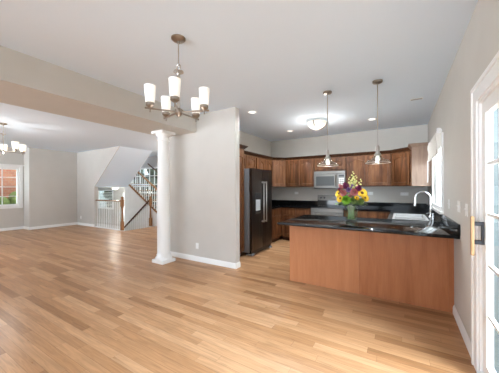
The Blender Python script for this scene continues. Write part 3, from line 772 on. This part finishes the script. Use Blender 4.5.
# microwave
mw = thing('microwave', 'stainless over-the-range microwave below the short cabinet', 'microwave', (-1.57, 6.65, 1.37))
MF = 6.455
MB().box(ra, rbx, MF+.03, YB-.003, 1.385, 1.83, .003).build('body', M['black'], mw, True)
mdx = rbx-.19
md = MB().box(ra, mdx, MF, MF+.03, 1.40, 1.765, .005).build('door', M['steel'], mw, True)
MB().box(ra+.06, mdx-.075, MF-.004, MF+.001, 1.46, 1.70, .003).build('window', M['mwglass'], md, True)
b = MB(); b.tube([(mdx-.035,MF-.04,1.45),(mdx-.035,MF-.04,1.72)], .012, 10)
for z in (1.47, 1.70): b.box(mdx-.044, mdx-.026, MF-.04, MF+.002, z-.01, z+.01)
b.build('handle', M['steel'], md, True)
cp = MB().box(mdx+.002, rbx, MF, MF+.03, 1.40, 1.765, .005).build('control_panel', M['steel'], mw, True)
MB().box(mdx+.03, rbx-.03, MF-.003, MF+.001, 1.68, 1.73).build('display', M['blackglass'], cp, True)
for r_ in range(4):
    for c_ in range(3):
        x = mdx+.04+c_*.042; z = 1.47+r_*.048; MB().box(x, x+.03, MF-.003, MF+.001, z, z+.03, .002).build('key', M['plate'], cp, True)
b = MB(); b.box(ra, rbx, MF, MF+.03, 1.768, 1.83, .003)
vt = b.build('vent_strip', M['steel'], mw, True)

# ------------------------------------------------------------------ outlets and switches
def plate(name, label, cat, loc, rz, w_=.072, h_=.115, kind='outlet', n=1, group=None):
    o = thing(name, label, cat, loc, rz, group)
    MB().box(-w_/2, w_/2, -.006, 0, -h_/2, h_/2, .002).build('cover_plate', M['plate'], o)
    for k in range(n):
        xo = (k-(n-1)/2)*.046
        if kind == 'outlet':
            for s in (-1,1): MB().box(xo-.017, xo+.017, -.0085, -.005, s*.021-.014, s*.021+.014, .003).build('socket', M['trim'], o)
        else: MB().prism([(-.004,-.012),(-.020,.006),(-.017,.014),(-.004,.010)], 'x', xo-.005, xo+.005).build('toggle', M['trim'], o)
    return o
plate('wall_outlet', 'white outlet low on the partition wall right of the column', 'outlet', (-3.374, YS, .293), 0)
plate('wall_outlet', 'white outlet low on the far left back wall', 'outlet', (-10.6, YA, .30), 0)
plate('wall_outlet', 'white outlet on the backsplash left of the range', 'outlet', (-2.587, YB, 1.262), 0, w_=.115, h_=.072)
plate('wall_outlet', 'white outlet on the backsplash just right of the flowers', 'outlet', (-.664, YB, 1.262), 0, w_=.115, h_=.072)
plate('wall_outlet', 'wide white outlet on the backsplash near the right corner, left of the faucet', 'outlet', (.05, YB, 1.257), 0, w_=.16, h_=.072, n=2)
plate('light_switch', 'white switch plate on the right wall nearest the sink window', 'light switch', (XR, 3.89, 1.20), -PI/2, w_=.072, kind='switch')
plate('light_switch', 'white double switch plate on the right wall, middle of the three', 'light switch', (XR, 3.28, 1.21), -PI/2, w_=.118, kind='switch', n=2)
plate('light_switch', 'white switch plate on the right wall next to the patio door casing', 'light switch', (XR, 2.93, 1.20), -PI/2, w_=.072, kind='switch')

# ------------------------------------------------------------------ pendants
def pendant(x, y, label):
    o = thing('pendant_light', label, 'pendant light', (x, y, CZ), group='glass pendants over the peninsula')
    MB().lathe([(0,0),(.062,0),(.062,-.018),(.055,-.026),(.012,-.030),(.012,-.04),(0,-.04)], n=28).build('canopy', M['bronze'], o)
    MB().cyl((0,0,-.035), (0,0,-.87), .006, 10).build('rod', M['nickel'], o)
    MB().lathe([(.007,-.85),(.018,-.86),(.024,-.88),(.024,-.955),(.035,-.96),(.038,-.985),(.03,-.99),(0,-.99)], n=20).build('socket', M['nickel'], o)
    MB().lathe([(.036,-.962),(.045,-.985),(.055,-1.02),(.085,-1.045),(.125,-1.06),(.145,-1.085),(.149,-1.085),(.129,-1.057),(.088,-1.042),(.059,-1.018),(.049,-.985),(.040,-.962)], n=36).build('glass_shade', M['pglass'], o)
    MB().lathe([(.145,-1.083),(.150,-1.083),(.151,-1.090),(.144,-1.090)], n=40, closed=True).build('shade_rim', M['nickel'], o)
    MB().lathe([(0,-.99),(.018,-.99),(.03,-1.02),(.032,-1.045),(.022,-1.07),(0,-1.078)], n=16).build('bulb', M['bulb'], o)
    l = bpy.data.lights.new('pendant_lamp', 'POINT'); l.energy = 3.0; l.color = (1,.98,.95); l.shadow_soft_size = .03
    lo = bpy.data.objects.new('pendant_lamp', l); COL.objects.link(lo); lo.parent = o; lo.location = (0,0,-1.09)
    return o
pendant(-.936, 3.768, 'clear glass pendant on a rod, left one, hanging in front of the microwave')
pendant(-.273, 3.73, 'clear glass pendant on a rod, right one, hanging right of the flowers')

# recessed lights
def can(x, y, label, watts=58, group='recessed kitchen lights'):
    o = thing('recessed_light', label, 'recessed light', (x, y, CZ), group=group)
    MB().lathe([(.062,-.001),(.088,-.001),(.088,-.005),(.064,-.008)], n=32, closed=True).build('trim_ring', M['trim'], o)
    MB().lathe([(0,-.003),(.063,-.003),(.063,-.001),(0,-.001)], n=32).build('lens', M['lens'], o)
    l = bpy.data.lights.new('downlight', 'SPOT'); l.energy = watts; l.spot_size = math.radians(150); l.spot_blend = .8; l.color = (.94,1.0,1.05); l.shadow_soft_size = .06
    lo = bpy.data.objects.new('downlight', l); COL.objects.link(lo); lo.parent = o; lo.location = (0,0,-.02)
    return o
can(-2.379, 4.014, 'round recessed ceiling light nearest the partition end', 24)
can(-2.361, 5.823, 'round recessed ceiling light farther back toward the left corner')
can(-.522, 5.725, 'round recessed ceiling light on the right, behind the right pendant rod')
for (x, y) in ((-2.0,-.6), (-.4,-.6), (-2.0,-3.0), (-.4,-3.0), (-6.0,-.4), (-8.2,-.4), (-10.2,-.4), (-6.0,-2.6), (-8.2,-2.6), (-10.2,-2.6)):  # unseen downlights added to even out floor and ceiling light
    can(x, y, 'unseen recessed ceiling light added behind the viewer to even out the light', 16 if x > -5 else 3, 'added fill lights behind the viewer')
vn = thing('ceiling_vent', 'small white slotted air vent in the ceiling near the right wall', 'vent', (.203, 4.814, CZ))
MB().box(-.085,.085,-.035,.035,-.006,0,.002).build('frame', M['trim'], vn)
for k in range(3): MB().box(-.075,.075,-.024+k*.019,-.014+k*.019,-.0075,-.0055).build('slot', M['sidegrey'], vn)

# semi-flush bowl light
sf = thing('semi_flush_light', 'frosted bowl ceiling light in crossed metal arms above the kitchen floor', 'ceiling light', (-1.515, 5.20, CZ))
MB().lathe([(0,0),(.07,0),(.07,-.015),(.04,-.03),(.014,-.035),(.014,-.10),(0,-.10)], n=24).build('canopy', M['nickel'], sf)
MB().lathe([(.20,-.045),(.195,-.075),(.165,-.125),(.11,-.165),(.05,-.185),(0,-.19),(0,-.182),(.05,-.178),(.105,-.158),(.158,-.12),(.188,-.073),(.192,-.045)], n=36).build('glass_bowl', M['bowl'], sf)
for k in range(3):
    a = .5 + k*2*PI/3; c, s = math.cos(a), math.sin(a)
    MB().tube([(c*.03,s*.03,-.02),(c*.13,s*.13,-.035),(c*.21,s*.21,-.05),(c*.205,s*.205,-.09),(c*.15,s*.15,-.15),(c*.07,s*.07,-.195),(0,0,-.205)], .010, 8).build('arm', M['bronze'], sf)
MB().sphere((0,0,-.21), .014).build('finial', M['nickel'], sf)
l = bpy.data.lights.new('bowl_lamp', 'POINT'); l.energy = 8.5; l.color = (1,.96,.90); l.shadow_soft_size = .16
lo = bpy.data.objects.new('bowl_lamp', l); COL.objects.link(lo); lo.parent = sf; lo.location = (0,0,-.45)

# chandeliers
def chandelier(loc, label, R, hubz, sh, sr, ph, m, watts=14, lamp='chandelier_glow'):
    o = thing('chandelier', label, 'chandelier', loc)
    MB().lathe([(0,0),(.066,0),(.066,-.012),(.05,-.026),(.015,-.032),(.012,-.05),(0,-.05)], n=28).build('canopy', M['bronze'], o)
    zt = hubz-CZ
    top = zt + .42
    MB().cyl((0,0,-.04), (0,0,top+.02), .006, 10).build('stem', M['nickel'], o)
    b = MB(); b.tube([(.022*math.cos(a), 0, top+.0+.032*math.sin(a)) for a in [2*PI*k/16 for k in range(17)]], .005, 6, cap=False); b.build('loop', M['nickel'], o)
    b = MB(); b.lathe([(0,-.03),(.012,-.03),(.045,-.035),(.047,-.045),(.012,-.05),(0,-.05)], (0,0,top), 20)
    b.lathe([(.016,-.05),(.02,-.06),(.014,-.075),(0,-.075)], (0,0,top), 16); b.build('collar', M['nickel'], o)
    b = MB()
    for s in (-1,0,1): b.cyl((s*.016, 0, top-.045), (s*.016, 0, zt+.02), .0045, 8)
    b.build('column', M['nickel'], o)
    MB().lathe([(0,.03),(.03,.03),(.04,.018),(.04,-.012),(.022,-.03),(.010,-.045),(0,-.048)], (0,0,zt), 20).build('hub', M['bronze'], o)
    for k in range(5):
        a = ph + k*2*PI/5; c, s = math.cos(a), math.sin(a)
        ar = MB().tube([(c*.03,s*.03,zt),(c*(R+.045),s*(R+.045),zt)], .0085, 8).build('arm', M['bronze'], o)
        MB().lathe([(0,-.035),(.006,-.035),(.006,.0),(.012,.004),(.03,.018),(.038,.024),(.038,.05),(.030,.052),(0,.052)], (c*R, s*R, zt), 18).build('socket_cup', M['bronze'], ar)
        z0 = zt+.045
        MB().lathe([(0,z0),(sr*.70,z0),(sr*.78,z0+.01),(sr*.9,z0+sh*.45),(sr,z0+sh),(sr-.005,z0+sh),(sr*.9-.005,z0+sh*.45),(sr*.72,z0+.012),(0,z0+.012)], (c*R, s*R, 0), 24).build('glass_shade', M[m], ar)
    l = bpy.data.lights.new(lamp, 'POINT'); l.energy = watts; l.color = (1,.98,.95); l.shadow_soft_size = .12
    lo = bpy.data.objects.new('chandelier_glow', l); COL.objects.link(lo); lo.parent = o; lo.location = (0,0,zt-.32)
    return o
chandelier((-1.80, 1.678, CZ), 'five-light nickel chandelier with frosted glass shades in the near room', .252, 2.122, .158, .050, math.radians(-50), 'shade', watts=1)
chandelier((-7.36, 1.87, CZ), 'five-light chandelier with warm glass shades in the far left room', .33, 2.21, .15, .062, math.radians(20), 'shade2', watts=12, lamp='far_chandelier_glow')
fv = thing('floor_vent', 'dark slotted floor register along the far left baseboard', 'vent', (XA+.13, 3.75, 0))
MB().box(-.055,.055,-.16,.16,0,.006,.002).build('frame', M['bronze'], fv)
for k in range(9): MB().box(-.04,.04,-.135+k*.033,-.12+k*.033,.005,.0072).build('slot', M['black'], fv)

# ------------------------------------------------------------------ vase and flowers
VX, VY = -.622, 3.855
vz = thing('vase', 'clear cylindrical glass vase of water and green stems on the black counter', 'vase', (VX, VY, CT))
MB().lathe([(0,0),(.080,0),(.083,.006),(.087,.25),(.082,.25),(.078,.03),(0,.03)], n=32).build('glass', M['vglass'], vz)
MB().lathe([(0,.033),(.0770,.033),(.0795,.19),(0,.19)], n=28).build('water', M['water'], vz)
def axis_m(p, d):
    d = Vector(d).normalized(); return Matrix.Translation(Vector(p)) @ d.to_track_quat('Z', 'Y').to_matrix().to_4x4()
def petals(b, n, r0, r1, wdt, lift, ph=0.0, z=0.0):
    for k in range(n):
        a = ph + 2*PI*k/n; c, s = math.cos(a), math.sin(a)
        P = []
        for t in (0,.35,.7,1.0):
            rr_ = r0+(r1-r0)*t; wv = wdt*(.35+1.0*math.sin(PI*(.15+.75*t)))*.5; zz = z+lift*t*t
            P.append((Vector((c*rr_-s*wv, s*rr_+c*wv, zz)), Vector((c*rr_+s*wv, s*rr_-c*wv, zz)), Vector((c*rr_, s*rr_, zz-.003))))
        up = [[b.bm.verts.new(q) for q in (p[0], p[2], p[1])] for p in P]
        for u, v in zip(up, up[1:]):
            b.bm.faces.new((u[0],u[1],v[1],v[0])); b.bm.faces.new((u[1],u[2],v[2],v[1]))
def stem_to(o, p, parent):
    q = Vector(p); base = Vector((random.uniform(-.05,.05), random.uniform(-.05,.05), .03))
    mid = Vector((q.x*.33, q.y*.33, .23))
    MB().tube([base, mid*.5+base*.5+Vector((0,0,.0)), mid, (mid+q)/2+Vector((0,0,.02)), q], .0038, 6).build('stem', M['stem'], parent)
def flower(name, kind, px, dy, pz, label, cat, r=.05, cm='pink', group=None):
    # px,pz = offset from vase axis in x and height above counter; dy in depth
    o = thing(name, label, cat, (VX, VY, CT+.002), group=group)
    p = Vector((px, dy, pz)); d = (p - Vector((0, 0, .22)))
    d = Vector((d.x, d.y-.16, d.z*.5+.04)).normalized()
    stem_to(o, p, o)
    Mx = axis_m(p, d)
    if kind == 'daisy':
        b = MB(); petals(b, 14, .012, r, r*.5, .006); petals(b, 14, .010, r*.85, r*.45, .014, .22, .004); b.xform(Mx); b.build('petals', M[cm], o)
        b = MB(); b.sphere((0,0,.006), r*.30, 12, 8, (1,1,.5)); b.xform(Mx); b.build('centre', M['brownc'], o)
    elif kind == 'rose':
        b = MB()
        for L_ in range(5):
            f = 1-L_*.18; petals(b, 6, .004, r*f*.75, r*.9*f, r*(.25+.25*L_), L_*.55, r*.10*L_)
        b.sphere((0,0,r*.35), r*.42, 10, 8); b.xform(Mx); b.build('petals', M[cm], o)
        b = MB(); petals(b, 5, .003, r*.8, r*.35, -.006, .3, -.006); b.xform(Mx); b.build('sepals', M['stem'], o)
    elif kind == 'mum':
        b = MB()
        for L_ in range(6):
            f = 1-L_*.14; petals(b, 16, .003, r*f, r*.28, r*(.05+.22*L_), L_*.2, r*.08*L_)
        b.sphere((0,0,r*.25), r*.45, 10, 8); b.xform(Mx); b.build('petals', M[cm], o)
    elif kind == 'spire':
        b = MB(); n = 9
        for k in range(n):
            t = k/(n-1); a = k*2.4; rr_ = .022*(1-t*.7)+.004
            b.sphere((math.cos(a)*rr_, math.sin(a)*rr_, -.14+t*.19), .021*(1-.6*t), 8, 6, (1,1,1.2))
        b.xform(axis_m(p, Vector((d.x*.5, 0, 1)))); b.build('florets', M[cm], o)
    return o
FLW = [
 ('sunflower','daisy',-.165,-.03,.40,'yellow daisy at the far left of the bouquet',.064,'yellow'),
 ('sunflower','daisy',-.135,-.09,.33,'yellow daisy low on the left side of the bouquet',.060,'yellow'),
 ('sunflower','daisy',.15,-.06,.41,'large yellow daisy on the right side of the bouquet',.070,'yellow'),
 ('sunflower','daisy',.178,.0,.34,'yellow daisy at the far right edge of the bouquet',.060,'yellow'),
 ('sunflower','daisy',-.015,.02,.50,'yellow daisy at the top middle of the bouquet',.050,'yellow'),
 ('pink_rose','rose',-.085,-.10,.40,'dusty pink rose left of the bouquet centre',.064,'pink'),
 ('pink_rose','rose',.05,-.11,.41,'dusty pink rose right of the bouquet centre',.070,'pink'),
 ('pink_rose','rose',-.12,-.02,.48,'pink rose high on the left of the bouquet',.052,'pink'),
 ('purple_bloom','mum',-.065,-.03,.50,'dark purple bloom at the upper left of the bouquet',.050,'purple'),
 ('purple_bloom','mum',.105,-.08,.47,'dark purple bloom upper right of the pink roses',.048,'purple'),
 ('purple_bloom','mum',-.015,-.11,.45,'lilac bloom in the centre of the bouquet',.042,'lilac'),
 ('green_mum','mum',-.045,-.14,.31,'lime green mum low in front of the bouquet',.068,'lime'),
 ('green_mum','mum',.13,-.06,.29,'pale green bloom at the lower right of the bouquet',.05,'lime2'),
 ('green_mum','mum',.045,-.12,.30,'pale green bloom under the right pink rose',.048,'lime2'),
 ('pink_rose','rose',.0,-.12,.36,'small pink rose in the front centre of the bouquet',.036,'pink'),
 ('purple_bloom','mum',.015,-.03,.50,'small lilac bloom near the top centre of the bouquet',.030,'lilac'),
 ('purple_bloom','mum',-.15,-.03,.45,'small dark purple bloom at the left edge of the bouquet',.030,'purple'),
 ('sunflower','daisy',.085,-.11,.34,'small yellow daisy low right of the front centre',.034,'yellow'),
 ('snapdragon','spire',.02,.0,.66,'tallest pale yellow flower spire above the bouquet',.05,'cream'),
 ('snapdragon','spire',.115,.0,.55,'short pale yellow flower spire on the upper right',.05,'cream'),
 ('snapdragon','spire',.06,-.02,.60,'pale yellow flower spire just under the tallest one',.05,'cream'),
 ('snapdragon','spire',-.02,-.02,.58,'pale yellow flower spire left of the tallest one',.05,'cream'),
]
for nm, kd, fx_, fy_, fz_, lb_, r_, cm_ in FLW: flower(nm, kd, fx_, fy_, fz_, lb_, 'flower', r_, cm_)
def sprig(px, dy, pz, label):
    o = thing('leaf_sprig', label, 'leaves', (VX, VY, CT+.002)); p = Vector((px*1.15, dy, pz)); stem_to(o, p, o)
    b = MB()
    for k in range(7):
        t = k/6; base = Vector((0,0,.22)).lerp(p, .45+.55*t); a = k*2.1
        bb = MB(); petals(bb, 1, 0, .105-.02*t, .06, -.02, a); bb.xform(Matrix.Translation(base))
        me = bpy.data.meshes.new('tmp'); bb.bm.to_mesh(me); b.bm.from_mesh(me); bb.bm.free(); bpy.data.meshes.remove(me)
    b.build('leaf_blades', M['leaf'], o)
sprig(-.14, -.06, .27, 'dark green leaves drooping on the lower left of the bouquet')
sprig(-.03, -.10, .26, 'dark green leaves over the front rim of the vase')
sprig(.12, -.06, .27, 'dark green leaves on the lower right of the bouquet')
sprig(.06, -.09, .30, 'dark green leaves below the right pink rose')
sprig(-.10, .06, .42, 'dark green leaves at the back left of the bouquet')
sprig(.10, .07, .47, 'dark green leaves at the back right of the bouquet')

# ------------------------------------------------------------------ outside
gr = MB().box(.75, 40, -3, 40, -1.35, -1.25).box(-40, -11.55, -6, 7.5, -1.35, -1.25).box(-40, -15.1, 7.5, 40, -1.35, -1.25).box(-15.1, .7, 7.6, 40, -1.35, -1.25).build('lawn', M['grass']); tag(gr, 'green lawn around the house', 'lawn'); gr['kind'] = 'structure'
dk = thing('deck', 'wooden deck outside the patio door', 'deck', (2.2, 3, -.1))
b = MB(); x = XR+T+.005
while x < 4.2: b.box(x, x+.13, -3, 9, -.14, -.10); x += .137
b.build('deck_boards', M['deck'], dk, True)
b = MB()
for y in (-2.5, 0, 2.5, 5, 8.5): b.box(1.0, 4.0, y-.05, y+.05, -1.25, -.14)
b.build('deck_joists', M['deck'], dk, True)
def tree(x, y, h, r, label):
    t = thing('tree', label, 'tree', (x, y, -1.25)); MB().tube([(0,0,0),(.05,.03,h*.4),(0,.1,h*.75)], [.16,.12,.05], 10).build('trunk', M['bark'], t)
    b = MB()
    for k in range(46):
        u = random.random()*2*PI; v = random.uniform(-1,1); q = (1-v*v)**.5*r*random.uniform(.4,1)
        b.sphere((math.cos(u)*q, math.sin(u)*q, h*.68+v*h*.34), r*random.uniform(.22,.4), 8, 6)
    bm = b.bm
    for vtx in bm.verts: vtx.co += Vector((random.uniform(-1,1), random.uniform(-1,1), random.uniform(-1,1)))*.05
    b.build('foliage', M['tree'], t)
hs = thing('neighbor_house', 'grey green sided house wall seen through the patio door glass', 'building', (4.5, 12.6, -1.25))
b = MB(); b.box(1.2, 8.5, 12.5, 12.7, -1.25, 4.5)
for k in range(30): b.box(1.2, 8.5, 12.48, 12.5, -1.2+k*.19, -1.2+k*.19+.17)
b.build('siding_wall', M['siding'], hs, True)
MB().prism([(12.2,4.5),(12.9,4.5),(16.5,7.0),(16.4,7.1)], 'x', .9, 8.8).build('roof', M['darkunit'], hs, True)
hs = thing('neighbor_house', 'added sided house wall cutting the brightness behind the low entry window', 'building', (-21, 12.6, -1.25))  # house wall added to block bright sky behind the entry window
b = MB(); b.box(-27, -17.5, 12.5, 12.7, -1.25, 3.2)
for k in range(23): b.box(-27, -17.5, 12.48, 12.5, -1.2+k*.19, -1.2+k*.19+.17)
b.build('siding_wall', M['siding'], hs, True)
MB().prism([(12.2,3.2),(12.9,3.2),(16.5,5.7),(16.4,5.8)], 'x', -27.3, -17.2).build('roof', M['darkunit'], hs, True)
tree(-12.6, 10.2, 4.2, 1.35, 'dark tree behind the tall grid window, right')
tree(-16.4, 10.3, 4.2, 1.35, 'dark tree behind the tall grid window, left')
bw = thing('brick_building', 'orange brick building outside the left window', 'building', (-17.0, 3.5, -1.25))
MB().box(-17.2, -17.0, -4, 6.5, -1.25, 5).build('wall', M['brickw'], bw, True)
hg = MB()
for k in range(60): hg.sphere((-15.75+random.uniform(-.3,.3), -1.5+k*.11, .55+random.uniform(-.15,.45)), random.uniform(.2,.34), 8, 6)
hg.box(-16.0,-15.5,-1.6,5.0,-1.25,.6)
o = hg.build('hedge', M['hedge']); tag(o, 'green and yellow hedge outside the left window', 'hedge')
un = thing('utility_box', 'dark slatted metal unit in front of the hedge outside the left window', 'outdoor unit', (-14.6, 3.6, -1.25))
MB().box(-.4,.4,-.5,.35,0,1.95,.02).build('casing', M['darkunit'], un)
b = MB()
for k in range(9): b.box(.4,.412,-.45,.3,.3+k*.18,.38+k*.18)
b.build('louvre', M['sidegrey'], un)
